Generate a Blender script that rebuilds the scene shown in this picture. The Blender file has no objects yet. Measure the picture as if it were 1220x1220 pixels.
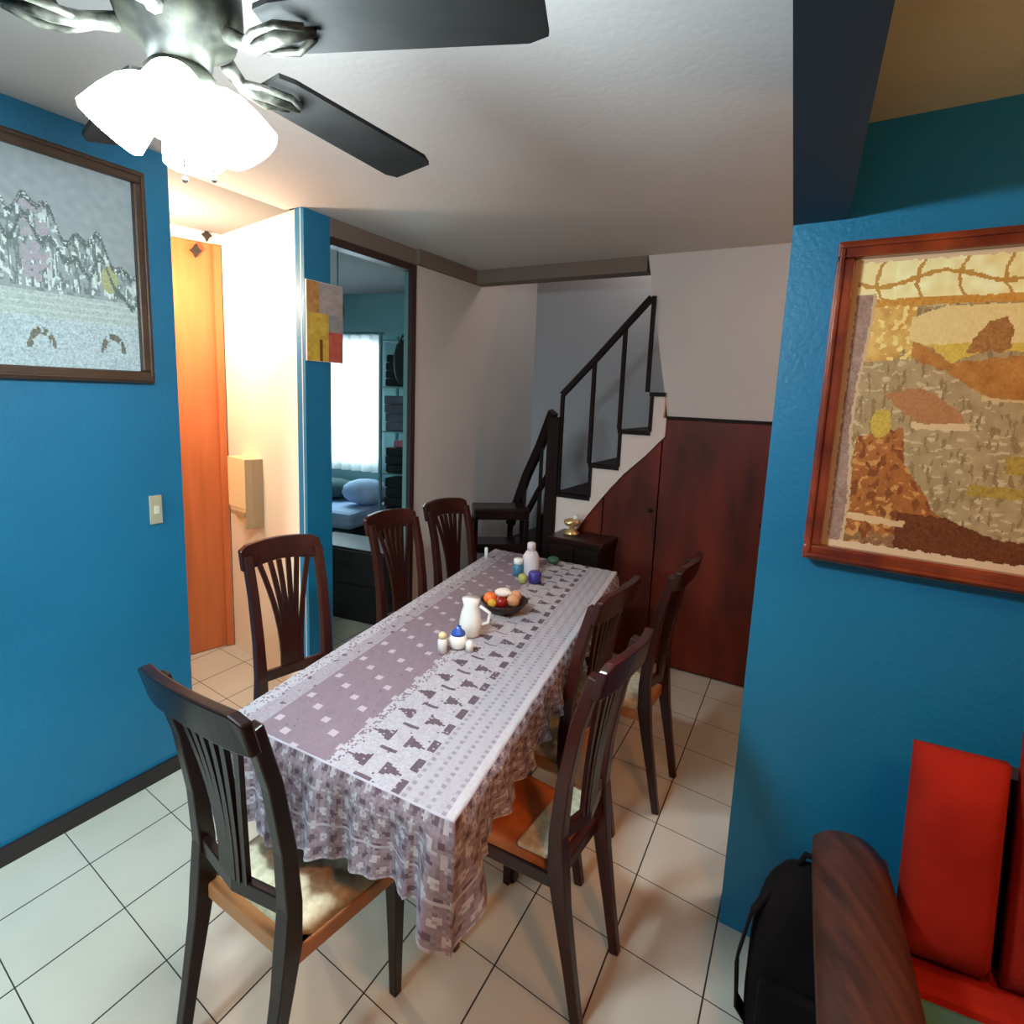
import bpy, bmesh, math, random
from mathutils import Vector, Matrix
random.seed(7)
PI = math.pi
S = bpy.context.scene
COL = S.collection

# ------------------------------------------------------------------ camera
F_PX, PITCH, ROLL, CAM_H = 680.0, math.radians(8.606), math.radians(2.2906), 1.6
cam_d = bpy.data.cameras.new('camera')
cam = bpy.data.objects.new('camera', cam_d)
COL.objects.link(cam)
cam_d.sensor_fit = 'HORIZONTAL'
cam_d.sensor_width = 36.0
cam_d.lens = 36.0 * F_PX / 1220.0
cam_d.shift_y = -37.0 / 1220.0
cam_d.clip_start = 0.02
fw = Vector((0, math.cos(PITCH), -math.sin(PITCH)))
r0 = Vector((1, 0, 0)); u0 = r0.cross(fw)
rt = r0 * math.cos(ROLL) + u0 * math.sin(ROLL)
up = -r0 * math.sin(ROLL) + u0 * math.cos(ROLL)
cam.matrix_world = Matrix(((rt.x, up.x, -fw.x, 0), (rt.y, up.y, -fw.y, 0), (rt.z, up.z, -fw.z, CAM_H), (0, 0, 0, 1)))
S.camera = cam

# ------------------------------------------------------------------ world, exposure
w = bpy.data.worlds.new('world'); S.world = w; w.use_nodes = True
w.node_tree.nodes['Background'].inputs[0].default_value = (0.55, 0.65, 0.8, 1)
w.node_tree.nodes['Background'].inputs[1].default_value = 0.05
S.view_settings.view_transform = 'Standard'
S.view_settings.look = 'None'
S.view_settings.exposure = 0.0
S.view_settings.gamma = 1.0
S.view_settings.use_curve_mapping = False
S.cycles.max_bounces = 8
S.cycles.sample_clamp_indirect = 4.0
S.cycles.use_denoising = True

def light(name, kind, loc, power, color, size=0.1, target=None, spot=None, blend=0.2, spread=180):
    d = bpy.data.lights.new(name, kind); d.energy = power; d.color = color
    if kind == 'AREA':
        d.shape = 'SQUARE'; d.size = size; d.spread = math.radians(spread)
    else:
        d.shadow_soft_size = size
    if kind == 'SPOT':
        d.spot_size = math.radians(spot); d.spot_blend = blend
    o = bpy.data.objects.new(name, d); COL.objects.link(o); o.location = loc
    if target is not None:
        o.rotation_euler = (Vector(target) - Vector(loc)).to_track_quat('-Z', 'Y').to_euler()
    return o

light('assumed_corridor_lamp', 'POINT', (-1.72, 2.80, 2.10), 44, (1.0, 0.80, 0.58), 0.07)  # assumed unseen lamp, inferred from the bright warm corridor wall and door
light('assumed_living_lamp', 'POINT', (1.62, 0.12, 2.02), 27, (1.0, 0.54, 0.24), 0.10)  # assumed lamp out of view, inferred from the warm ceiling and painting glare
light('warm_floor_fill', 'SPOT', (0.55, -0.25, 2.22), 66, (1.0, 0.33, 0.08), 0.10, target=(0.25, 1.35, 0.0), spot=62, blend=0.7)  # added warm fill for the floor beside the table, no real fitting
light('cool_left_fill', 'AREA', (-2.2, -1.3, 1.7), 27, (0.66, 0.92, 1.0), 0.7, target=(-1.75, 1.3, 0.2), spread=75)  # added cool fill behind the camera, brightens left floor and wall
light('added_floor_patch_spot', 'SPOT', (2.75, 2.2, 1.6), 60, (0.82, 0.92, 1.0), 0.02, target=(0.74, 1.84, 0.0), spot=9, blend=0.15)  # added spot for the pale floor patches, assumed daylight with no window there
light('warm_side_fill', 'POINT', (2.15, 1.75, 2.0), 22, (1.0, 0.46, 0.18), 0.12)  # added unseen warm fill behind the painting wall, tints the right floor
light('stairwell_fill', 'POINT', (0.9, 4.0, 2.85), 9, (1.0, 0.93, 0.86), 0.15)  # added unseen fill, brightens the grey wall behind the stairs
light('bedroom_daylight', 'AREA', (-1.62, 4.95, 1.5), 9, (0.6, 0.95, 1.0), 0.5, target=(-1.2, 4.0, 1.0))

# ------------------------------------------------------------------ materials
MATS = {}
def mat(name, color, rough=0.6, metal=0.0, spec=0.5, noise=0.0, nscale=8.0, bump=0.0, bscale=60.0, color2=None, emit=None, estr=0.0, stretch=None, coat=0.0, trans=0.0, sheen=0.0):
    m = bpy.data.materials.new(name); m.use_nodes = True
    nt = m.node_tree; b = nt.nodes['Principled BSDF']
    b.inputs['Base Color'].default_value = (*color, 1)
    b.inputs['Roughness'].default_value = rough
    b.inputs['Metallic'].default_value = metal
    b.inputs['Specular IOR Level'].default_value = spec
    b.inputs['Coat Weight'].default_value = coat
    b.inputs['Sheen Weight'].default_value = sheen
    if trans: b.inputs['Transmission Weight'].default_value = trans
    tc = nt.nodes.new('ShaderNodeTexCoord'); vec = tc.outputs['Object']
    if stretch:
        mp = nt.nodes.new('ShaderNodeMapping'); mp.inputs['Scale'].default_value = stretch
        nt.links.new(vec, mp.inputs['Vector']); vec = mp.outputs['Vector']
    if noise or color2:
        n = nt.nodes.new('ShaderNodeTexNoise'); n.inputs['Scale'].default_value = nscale; n.inputs['Detail'].default_value = 5
        nt.links.new(vec, n.inputs['Vector'])
        r = nt.nodes.new('ShaderNodeValToRGB')
        c2 = color2 or tuple(min(1, c * (1 - noise)) for c in color)
        r.color_ramp.elements[0].position = 0.35; r.color_ramp.elements[1].position = 0.68
        r.color_ramp.elements[0].color = (*c2, 1); r.color_ramp.elements[1].color = (*color, 1)
        nt.links.new(n.outputs['Fac'], r.inputs['Fac']); nt.links.new(r.outputs['Color'], b.inputs['Base Color'])
    if bump:
        n2 = nt.nodes.new('ShaderNodeTexNoise'); n2.inputs['Scale'].default_value = bscale; n2.inputs['Detail'].default_value = 3
        nt.links.new(vec, n2.inputs['Vector'])
        bp = nt.nodes.new('ShaderNodeBump'); bp.inputs['Strength'].default_value = bump; bp.inputs['Distance'].default_value = 0.01
        nt.links.new(n2.outputs['Fac'], bp.inputs['Height']); nt.links.new(bp.outputs['Normal'], b.inputs['Normal'])
    if emit:
        b.inputs['Emission Color'].default_value = (*emit, 1); b.inputs['Emission Strength'].default_value = estr
    MATS[name] = m
    return m

def srgb(r, g, b):
    f = lambda c: c / 255 / 12.92 if c / 255 <= 0.04045 else ((c / 255 + 0.055) / 1.055) ** 2.4
    return (f(r), f(g), f(b))

def attr_mat(name, rough=0.6, spec=0.4, metal=0.0, bump=0.0):
    m = bpy.data.materials.new(name); m.use_nodes = True; nt = m.node_tree; b = nt.nodes['Principled BSDF']
    a = nt.nodes.new('ShaderNodeAttribute'); a.attribute_name = 'paint'
    nt.links.new(a.outputs['Color'], b.inputs['Base Color'])
    b.inputs['Roughness'].default_value = rough; b.inputs['Specular IOR Level'].default_value = spec; b.inputs['Metallic'].default_value = metal
    if bump:
        bp = nt.nodes.new('ShaderNodeBump'); bp.inputs['Strength'].default_value = bump; bp.inputs['Distance'].default_value = 0.004
        nt.links.new(a.outputs['Color'], bp.inputs['Height']); nt.links.new(bp.outputs['Normal'], b.inputs['Normal'])
    MATS[name] = m
    return m

mat('blue_paint', srgb(16, 112, 150), 0.45, noise=0.10, nscale=3, bump=0.18, bscale=70)
mat('grey_wall', srgb(170, 168, 172), 0.7, noise=0.05, nscale=2)
mat('white_wall', srgb(214, 204, 200), 0.7, noise=0.05, nscale=2, bump=0.15, bscale=60)
mat('cream_wall', srgb(240, 225, 205), 0.6)
mat('ceiling_paint', srgb(205, 200, 196), 0.8, noise=0.04, nscale=2, bump=0.12, bscale=45)
mat('living_ceiling_paint', srgb(200, 180, 140), 0.8, bump=0.12, bscale=45)
mat('dark_beam', srgb(26, 48, 64), 0.6)
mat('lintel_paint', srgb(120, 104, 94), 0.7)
mat('dark_base', srgb(38, 30, 28), 0.5)
mat('orange_door_wood', srgb(206, 112, 62), 0.4, noise=0.2, nscale=3, stretch=(6, 6, 0.6))
mat('door_frame_wood', srgb(52, 32, 30), 0.5)
mat('panel_wood', srgb(116, 40, 20), 0.45, spec=0.25, color2=srgb(72, 24, 14), nscale=2.2, stretch=(3, 3, 0.8))
mat('mahogany', srgb(62, 24, 20), 0.3, color2=srgb(38, 14, 12), nscale=6, stretch=(1, 1, 0.3), coat=0.08, spec=0.3)
mat('dark_mahogany', srgb(34, 16, 15), 0.3, color2=srgb(20, 10, 10), nscale=6, coat=0.05, spec=0.25)
mat('seat_fabric', srgb(226, 216, 184), 0.85, color2=srgb(196, 184, 150), nscale=60, bump=0.1, bscale=90)
mat('seat_edge_wood', srgb(170, 112, 66), 0.4, noise=0.2)
mat('brown_seat', srgb(206, 116, 54), 0.7, color2=srgb(168, 84, 38), nscale=14)
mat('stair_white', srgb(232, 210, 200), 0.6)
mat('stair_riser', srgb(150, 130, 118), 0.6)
mat('rail_wood', srgb(30, 15, 13), 0.55, spec=0.15)
mat('fan_black', srgb(18, 16, 14), 0.8, color2=srgb(28, 26, 24), nscale=16, spec=0.25)
mat('fan_metal', srgb(46, 45, 36), 0.5, metal=0.3, color2=srgb(12, 12, 10), nscale=26, spec=0.2)
mat('fan_silver', srgb(120, 118, 108), 0.35, metal=0.8, color2=srgb(40, 38, 32), nscale=40)
mat('lamp_glass', (0.95, 0.98, 1), 0.4, emit=(0.76, 0.93, 1.0), estr=222.0)
mat('pic_frame_dark', srgb(74, 54, 40), 0.4, noise=0.3, nscale=10)
mat('pic_frame_red', srgb(150, 62, 26), 0.28, color2=srgb(96, 30, 16), nscale=9, coat=0.4)
mat('switch_plate', srgb(176, 168, 140), 0.5)
mat('switch_rocker', srgb(215, 212, 196), 0.5)
mat('box_cream', srgb(236, 208, 160), 0.6)
mat('box_side', srgb(170, 142, 108), 0.6)
mat('sofa_red', srgb(152, 32, 16), 0.95, spec=0.15, color2=srgb(130, 24, 14), nscale=6, bump=0.1, bscale=150)
mat('sofa_wood', srgb(84, 46, 30), 0.5, color2=srgb(48, 24, 16), nscale=5, stretch=(7, 1, 5))
mat('sofa_throw', srgb(70, 130, 150), 0.9, color2=srgb(60, 110, 60), nscale=7)
mat('bag_black', srgb(15, 10, 12), 0.95, spec=0.2, noise=0.3, nscale=14, bump=0.3, bscale=40)
mat('ceramic_white', srgb(236, 236, 230), 0.2)
mat('ceramic_blue', srgb(40, 88, 176), 0.25)
mat('ceramic_cream', srgb(232, 212, 160), 0.3)
mat('bowl_dark', srgb(38, 22, 18), 0.4)
mat('orange_peel', srgb(232, 108, 40), 0.5)
mat('apple_red', srgb(140, 22, 14), 0.35)
mat('yellow_fruit', srgb(214, 158, 44), 0.45)
mat('peach_fruit', srgb(204, 150, 110), 0.6)
mat('napkin_white', srgb(232, 222, 212), 0.8)
mat('teal_plastic', srgb(66, 120, 150), 0.4)
mat('lime_plastic', srgb(170, 172, 96), 0.5)
mat('indigo_plastic', srgb(62, 50, 130), 0.3)
mat('pink_white', srgb(214, 198, 200), 0.6)
mat('green_plastic', srgb(50, 90, 64), 0.5)
mat('gold', srgb(238, 200, 140), 0.2, metal=0.7)
mat('curtain', srgb(240, 240, 244), 0.8)
nt = MATS['curtain'].node_tree
tr = nt.nodes.new('ShaderNodeBsdfTranslucent'); tr.inputs[0].default_value = (0.9, 0.95, 0.98, 1)
mx = nt.nodes.new('ShaderNodeMixShader'); mx.inputs[0].default_value = 0.6
nt.links.new(nt.nodes['Principled BSDF'].outputs[0], mx.inputs[1]); nt.links.new(tr.outputs[0], mx.inputs[2])
nt.links.new(mx.outputs[0], nt.nodes['Material Output'].inputs[0])
mat('daylight_pane', (0.9, 0.97, 1), 0.4, emit=(0.86, 0.97, 1.0), estr=5.0)
mat('bedroom_teal', srgb(120, 160, 165), 0.7)
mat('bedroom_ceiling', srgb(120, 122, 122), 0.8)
mat('mattress_blue', srgb(170, 190, 225), 0.8, noise=0.2, nscale=8)
mat('pillow_dark', srgb(60, 84, 88), 0.9)
mat('black_cloth', srgb(24, 22, 28), 0.8, noise=0.3)
mat('grey_cloth', srgb(96, 96, 108), 0.8, noise=0.3)
mat('pink_cloth', srgb(170, 96, 120), 0.8)
mat('black_furniture', srgb(20, 17, 20), 0.5)
mat('teal_metal', srgb(90, 130, 130), 0.4)
mat('poster_yellow', srgb(206, 170, 62), 0.7)
attr_mat('painted_cloth', 0.85, 0.2)
attr_mat('painted_city', 0.45, 0.4, bump=0.1)
attr_mat('painted_village', 0.38, 0.5, bump=0.3)
attr_mat('painted_poster', 0.6, 0.3)

# floor tiles: two families of grout lines, cream glazed tile
def floor_material():
    m = bpy.data.materials.new('floor_tile'); m.use_nodes = True; nt = m.node_tree; b = nt.nodes['Principled BSDF']
    N = nt.nodes.new; L = nt.links.new
    tc = N('ShaderNodeTexCoord')
    u = (0.1260, 0.2435); v = (0.2215, -0.1548); o = (0.353, 1.482)
    det = u[0] * v[1] - u[1] * v[0]
    gi = (v[1] / det, -v[0] / det); gj = (-u[1] / det, u[0] / det)
    outs = []
    for g, width in ((gi, 0.006), (gj, 0.009)):
        d = N('ShaderNodeVectorMath'); d.operation = 'DOT_PRODUCT'
        L(tc.outputs['Object'], d.inputs[0]); d.inputs[1].default_value = (g[0], g[1], 0)
        a = N('ShaderNodeMath'); a.operation = 'ADD'; a.inputs[1].default_value = 50 - (g[0] * o[0] + g[1] * o[1])
        L(d.outputs['Value'], a.inputs[0])
        outs.append((a, width))
    lines = []
    for a, width in outs:
        f = N('ShaderNodeMath'); f.operation = 'FRACT'; L(a.outputs[0], f.inputs[0])
        s = N('ShaderNodeMath'); s.operation = 'SUBTRACT'; s.inputs[1].default_value = 0.5; L(f.outputs[0], s.inputs[0])
        ab = N('ShaderNodeMath'); ab.operation = 'ABSOLUTE'; L(s.outputs[0], ab.inputs[0])
        gt = N('ShaderNodeMath'); gt.operation = 'GREATER_THAN'; gt.inputs[1].default_value = 0.5 - width; L(ab.outputs[0], gt.inputs[0])
        lines.append(gt)
    mxx = N('ShaderNodeMath'); mxx.operation = 'MAXIMUM'; L(lines[0].outputs[0], mxx.inputs[0]); L(lines[1].outputs[0], mxx.inputs[1])
    ns = N('ShaderNodeTexNoise'); ns.inputs['Scale'].default_value = 3; ns.inputs['Detail'].default_value = 4; L(tc.outputs['Object'], ns.inputs['Vector'])
    rp = N('ShaderNodeValToRGB'); rp.color_ramp.elements[0].color = (*srgb(187, 180, 163), 1); rp.color_ramp.elements[1].color = (*srgb(209, 204, 190), 1)
    L(ns.outputs['Fac'], rp.inputs['Fac'])
    mixc = N('ShaderNodeMix'); mixc.data_type = 'RGBA'
    L(mxx.outputs[0], mixc.inputs[0]); L(rp.outputs['Color'], mixc.inputs[6]); mixc.inputs[7].default_value = (*srgb(40, 34, 30), 1)
    L(mixc.outputs[2], b.inputs['Base Color'])
    rr = N('ShaderNodeMapRange'); rr.inputs[3].default_value = 0.22; rr.inputs[4].default_value = 0.8; L(mxx.outputs[0], rr.inputs[0]); L(rr.outputs[0], b.inputs['Roughness'])
    b.inputs['Specular IOR Level'].default_value = 0.5
    MATS['floor_tile'] = m
floor_material()

# ------------------------------------------------------------------ mesh helpers
def mesh_obj(name, verts, faces, material, parent=None, loc=None, smooth=False, bevel=0.0):
    me = bpy.data.meshes.new(name); me.from_pydata([tuple(v) for v in verts], [], faces)
    bm = bmesh.new(); bm.from_mesh(me); bmesh.ops.recalc_face_normals(bm, faces=bm.faces); bm.to_mesh(me); bm.free()
    me.update()
    o = bpy.data.objects.new(name, me); COL.objects.link(o)
    me.materials.append(MATS[material] if isinstance(material, str) else material)
    if smooth:
        for p in me.polygons: p.use_smooth = True
    if bevel:
        md = o.modifiers.new('bevel', 'BEVEL'); md.width = bevel; md.segments = 2; md.limit_method = 'ANGLE'
    if parent is not None: o.parent = parent
    if loc is not None: o.location = loc
    return o

class MB:
    """collects simple shapes into one mesh"""
    def __init__(s): s.v = []; s.f = []
    def add(s, v, f):
        k = len(s.v); s.v += [tuple(q) for q in v]; s.f += [tuple(i + k for i in ff) for ff in f]; return s
    def prism(s, poly, z0, z1):
        n = len(poly)
        v = [(x, y, z0) for x, y in poly] + [(x, y, z1) for x, y in poly]
        f = [tuple(range(n - 1, -1, -1)), tuple(range(n, 2 * n))] + [(i, (i + 1) % n, n + (i + 1) % n, n + i) for i in range(n)]
        return s.add(v, f)
    def box(s, x0, x1, y0, y1, z0, z1):
        return s.prism([(x0, y0), (x1, y0), (x1, y1), (x0, y1)], z0, z1)
    def sweep(s, path, sides, hw, hh):
        """rectangular section swept along path; sides = fixed side direction; hw, hh half sizes (number or list)"""
        P = [Vector(p) for p in path]; n = len(P); side = Vector(sides).normalized(); vs = []
        for i, p in enumerate(P):
            t = (P[min(i + 1, n - 1)] - P[max(i - 1, 0)]).normalized()
            sd = (side - t * side.dot(t)).normalized(); u = t.cross(sd)
            a = hw[i] if isinstance(hw, (list, tuple)) else hw; b = hh[i] if isinstance(hh, (list, tuple)) else hh
            vs += [p + sd * a + u * b, p - sd * a + u * b, p - sd * a - u * b, p + sd * a - u * b]
        f = [(3, 2, 1, 0), tuple(4 * (n - 1) + k for k in range(4))]
        for i in range(n - 1):
            for k in range(4):
                a = 4 * i + k; b = 4 * i + (k + 1) % 4
                f.append((a, b, b + 4, a + 4))
        return s.add(vs, f)
    def tube(s, path, r, n=10):
        P = [Vector(p) for p in path]; m = len(P); vs = []
        ref = None
        for i, p in enumerate(P):
            t = (P[min(i + 1, m - 1)] - P[max(i - 1, 0)]).normalized()
            if ref is None: ref = t.orthogonal().normalized()
            ref = (ref - t * ref.dot(t)).normalized(); u = t.cross(ref)
            rr = r[i] if isinstance(r, (list, tuple)) else r
            vs += [p + (ref * math.cos(2 * PI * k / n) + u * math.sin(2 * PI * k / n)) * rr for k in range(n)]
        f = [tuple(range(n - 1, -1, -1)), tuple((m - 1) * n + k for k in range(n))]
        for i in range(m - 1):
            for k in range(n):
                a = i * n + k; b = i * n + (k + 1) % n
                f.append((a, b, b + n, a + n))
        return s.add(vs, f)
    def lathe(s, prof, c=(0, 0, 0), n=24, cap=True):
        vs = []; m = len(prof)
        for r, z in prof:
            vs += [(c[0] + max(r, 1e-4) * math.cos(2 * PI * k / n), c[1] + max(r, 1e-4) * math.sin(2 * PI * k / n), c[2] + z) for k in range(n)]
        f = []
        for i in range(m - 1):
            for k in range(n):
                a = i * n + k; b = i * n + (k + 1) % n
                f.append((a, b, b + n, a + n))
        if cap: f += [tuple(range(n - 1, -1, -1)), tuple((m - 1) * n + k for k in range(n))]
        return s.add(vs, f)
    def blob(s, c, r, n=14, m=8, wob=0.0):
        rx, ry, rz = r if isinstance(r, (list, tuple)) else (r, r, r)
        vs = []
        for i in range(m + 1):
            th = PI * i / m
            for k in range(n):
                ph = 2 * PI * k / n; q = 1 + wob * math.sin(3 * ph + 2 * th)
                vs.append((c[0] + rx * q * max(math.sin(th), 1e-3) * math.cos(ph), c[1] + ry * q * max(math.sin(th), 1e-3) * math.sin(ph), c[2] - rz * math.cos(th)))
        f = [tuple(range(n - 1, -1, -1)), tuple(m * n + k for k in range(n))]
        for i in range(m):
            for k in range(n):
                a = i * n + k; b = i * n + (k + 1) % n
                f.append((a, b, b + n, a + n))
        return s.add(vs, f)
    def build(s, name, material, parent=None, smooth=False, bevel=0.0):
        return mesh_obj(name, s.v, s.f, material, parent, None, smooth, bevel)

def empty(name, label=None, cat=None, loc=(0, 0, 0), rz=0.0, group=None):
    o = bpy.data.objects.new(name, None); COL.objects.link(o); o.location = loc; o.rotation_euler = (0, 0, rz)
    o.empty_display_size = 0.05
    if label: o['label'] = label
    if cat: o['category'] = cat
    if group: o['group'] = group
    return o
def tag(o, label, cat, group=None):
    o['label'] = label; o['category'] = cat
    if group: o['group'] = group
    return o
def structure(o):
    o['kind'] = 'structure'; return o
def copy_tree(o, parent=None):
    c = o.copy(); COL.objects.link(c)
    if parent is not None: c.parent = parent
    for ch in [q for q in bpy.data.objects if q.parent == o]: copy_tree(ch, c)
    return c

def grid_paint(name, pfun, nu, nv, cfun, material, parent=None):
    """a surface of nu x nv cells; pfun(u,v) gives the place, cfun(u,v) the painted colour (linear)"""
    vs = [pfun(i / nu, j / nv) for j in range(nv + 1) for i in range(nu + 1)]
    fs = [(j * (nu + 1) + i, j * (nu + 1) + i + 1, (j + 1) * (nu + 1) + i + 1, (j + 1) * (nu + 1) + i) for j in range(nv) for i in range(nu)]
    me = bpy.data.meshes.new(name); me.from_pydata([tuple(v) for v in vs], [], fs)
    ca = me.color_attributes.new('paint', 'FLOAT_COLOR', 'CORNER')
    dat = []
    for j in range(nv):
        for i in range(nu):
            c = cfun((i + .5) / nu, (j + .5) / nv); dat += [c[0], c[1], c[2], 1.0] * 4
    ca.data.foreach_set('color', dat); me.update()
    o = bpy.data.objects.new(name, me); COL.objects.link(o); me.materials.append(MATS[material])
    if parent is not None: o.parent = parent
    return o
def inside(x, y, poly):
    r = False; n = len(poly)
    for i in range(n):
        x1, y1 = poly[i]; x2, y2 = poly[(i + 1) % n]
        if (y1 > y) != (y2 > y) and x < (x2 - x1) * (y - y1) / (y2 - y1) + x1: r = not r
    return r
from mathutils import noise as mn
def sn(x, y, k=0.0):
    return max(0.0, min(1.0, .5 + .75 * mn.noise(Vector((x, y, k * 13.7 + .5)))))
def hsh(i, j, k=0):
    q = math.sin(i * 127.1 + j * 311.7 + k * 74.7) * 43758.5453
    return q - math.floor(q)

# ------------------------------------------------------------------ plan lines
def unit(deg): a = math.radians(deg); return Vector((math.cos(a), math.sin(a)))
LO = Vector((-1.658, 1.613)); LD = unit(61.0)            # the long left wall
LN = Vector((-LD.y, LD.x))                              # pointing out of the dining room
def La(s, n=0.0): return LO + LD * s + LN * n
WO = Vector((1.105, 3.20)); WD = unit(-30.0); WN = Vector((-WD.y, WD.x)) # stair side wall, WN goes away from camera
def Wa(u, n=0.0): return WO + WD * u + WN * n
BO = Vector((0.700, 1.560)); BD = unit(-33.0); BN = Vector((-BD.y, BD.x)) # painting wall
def Ba(s, n=0.0): return BO + BD * s + BN * n
H1, H2 = 2.415, 2.275
def wallslab(name, p0, p1, nrm, t, z0, z1, material):
    a, b = Vector(p0), Vector(p1); c = b + nrm * t; d = a + nrm * t
    return structure(MB().prism([a, b, c, d], z0, z1).build(name, material))

# ------------------------------------------------------------------ room shell
structure(MB().prism([(-5.2, -3.2), (4.6, -3.2), (4.6, 6.8), (-5.2, 6.8)], -0.08, 0.0).build('floor', 'floor_tile'))
wallslab('wall_left', La(-5.6), La(0.715), LN, 0.12, 0, H1, 'blue_paint')
# black baseboard along the long blue wall
structure(MB().prism([La(-5.5, -0.014), La(0.715, -0.014), La(0.715, -0.001), La(-5.5, -0.001)], 0, 0.064).build('baseboard_left', 'dark_base'))
# corridor: cream wall, end wall with the orange door
M0 = Vector((-1.675, 3.34)); M1 = La(1.334, 0.02); MD = (M1 - M0).normalized(); MN = Vector((-MD.y, MD.x))
structure(MB().prism([M0, M1, M1 + MN * 0.06, M0 + MN * 0.06], 0, H1).build('wall_corridor', 'cream_wall'))
DD = unit(47.0); DN = Vector((-DD.y, DD.x))
Dq = lambda s, n=0.0: M0 + DD * s + DN * n
wallslab('wall_corridor_end', Dq(-1.9), Dq(-0.78), DN, 0.1, 0, H1, 'cream_wall')
structure(MB().prism([Dq(-0.78), Dq(0.06), Dq(0.06, 0.1), Dq(-0.78, 0.1)], 2.36, H1).build('trim_1', 'cream_wall'))
wallslab('wall_corridor_near', La(0.30, 0.12), La(0.30, 1.5), LD * -1, 0.1, 0, H1, 'cream_wall')
wallslab('wall_strip', La(1.335), La(1.495), LN, 0.06, 0, H1, 'blue_paint')
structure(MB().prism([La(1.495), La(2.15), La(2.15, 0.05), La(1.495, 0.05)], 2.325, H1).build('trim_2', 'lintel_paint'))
wallslab('wall_hall', La(2.15), La(3.78), LN, 0.05, 0, 3.2, 'white_wall')
# bedroom door frame, dark wood
fr = MB()
fr.prism([La(1.497, -0.012), La(2.148, -0.012), La(2.148, 0.05), La(1.497, 0.05)], 2.285, 2.325)
fr.prism([La(2.112, -0.012), La(2.148, -0.012), La(2.148, 0.02), La(2.112, 0.02)], 0, 2.285)
structure(fr.build('door_1', 'door_frame_wood'))
structure(MB().prism([La(2.112, 0.02), La(2.148, 0.02), La(2.148, 0.05), La(2.112, 0.05)], 0, 2.285).build('trim_3', 'teal_metal'))
# walls behind the stairs
K = La(3.72)
wallslab('wall_back', K, K + WD * 4.2, WN, 0.1, 0, 3.2, 'grey_wall')
structure(MB().prism([K - LD*1.6 + LN*0.1, K + WD * 4.2 - WN * 1.6, K + WD * 4.2 + WN*0.1, K + WN*0.1+LN*0.1], 3.2, 3.26).build('ceiling', 'ceiling_paint'))
# dining ceiling: left wall line to the stair line
def isect(p, d, q, e):
    det = d.x * (-e.y) + e.x * d.y; r = q - p
    return p + d * ((r.x * (-e.y) + e.x * r.y) / det)
CL = isect(LO, LD, WO, WD)
structure(MB().prism([La(-5.6, 0.12), (4.6, -3.2), Wa(2.6, 0.02), CL + WN * 0.02, La(1.33), La(1.33, 0.12)], H1, H1 + 0.2).build('ceiling', 'ceiling_paint'))
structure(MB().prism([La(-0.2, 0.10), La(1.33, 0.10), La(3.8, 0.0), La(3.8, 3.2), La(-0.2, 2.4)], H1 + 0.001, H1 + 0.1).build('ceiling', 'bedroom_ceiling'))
# lintel over the stair opening
structure(MB().prism([CL + WN * 0.0 - LD * 0.0, Wa(-0.44), Wa(-0.44, 0.12), CL + WN * 0.12], H1 - 0.085, H1 + 0.25).build('trim_4', 'lintel_paint'))
structure(MB().prism([La(2.15, -0.035), CL - LD * 0.0 + LN * -0.035, CL, La(2.15, 0.0)], H1 - 0.085, H1).build('trim_shade', 'lintel_paint'))  # added strip in lintel colour, stands in for shade along hall wall top
# stair side wall: white upper part with slanting edge, wood panelling below
def wpoly(pts, n0, n1, name, material, parent=None, bevel=0.0):
    """polygon given in (u, z) on the stair line, thickness n0..n1"""
    a = [(*Wa(u, n0), z) for u, z in pts]; b = [(*Wa(u, n1), z) for u, z in pts]; n = len(pts)
    f = [tuple(range(n)), tuple(range(2 * n - 1, n - 1, -1))] + [(i, n + i, n + (i + 1) % n, (i + 1) % n) for i in range(n)]
    return mesh_obj(name, a + b, f, material, parent, bevel=bevel)
ux = lambda x: (x - WO.x) / WD.x
structure(wpoly([(ux(.885), 1.505), (2.6, 1.505), (2.6, H1), (ux(.727), H1)], 0, 0.10, 'wall_stair_upper', 'white_wall'))
structure(wpoly([(ux(.885), 1.495), (2.6, 1.495), (2.6, 1.512), (ux(.885), 1.512)], -0.012, 0.0, 'trim_5', 'rail_wood'))
# painting wall, beam, living-room ceiling
wallslab('wall_right', Ba(0), Ba(3.6), BN, 0.12, 0, H1, 'blue_paint')
bl0, bl1 = Vector((.679, 1.519)) + BN * 0.0, Vector((.300, .732)); br0, br1 = Vector((.790, 1.468)), Vector((.417, .733))
dl = (bl1 - bl0).normalized(); dr = (br1 - br0).normalized()
bl0 = isect(bl0, dl, BO, BD); br0 = isect(br0, dr, BO, BD)
structure(MB().prism([bl0 - dl * 0.1, br0 - dr * 0.1, br0 + dr * 5.2, bl0 + dl * 5.2], 2.06, H1 + 0.1).build('trim_6', 'dark_beam'))
structure(MB().prism([br0, br0 + dr * 5.0, (4.6, -3.2), Ba(3.6)], H2, H1 - 0.002).build('ceiling', 'living_ceiling_paint'))
# unseen sides of the rooms
wallslab('wall_behind', (-5.2, -3.0), (4.6, -3.0), Vector((0, -1)), 0.1, 0, H1, 'white_wall')
wallslab('wall_far_right', (3.9, -3.0), (3.9, 2.2), Vector((1, 0)), 0.1, 0, H1, 'cream_wall')
# bedroom
BW0 = Vector((-2.9, 5.75)); BWD = Vector((2.5, -0.95)).normalized(); BWN = Vector((-BWD.y, BWD.x))
wallslab('wall_bedroom', BW0, BW0 + BWD * 2.9, BWN, 0.1, 0, H1, 'bedroom_teal')
wallslab('wall_bedroom_left', M0 + MN * 0.08, Vector((-2.75, 5.68)), Vector((-.9, -.4)), 0.1, 0, H1, 'bedroom_teal')

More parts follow.
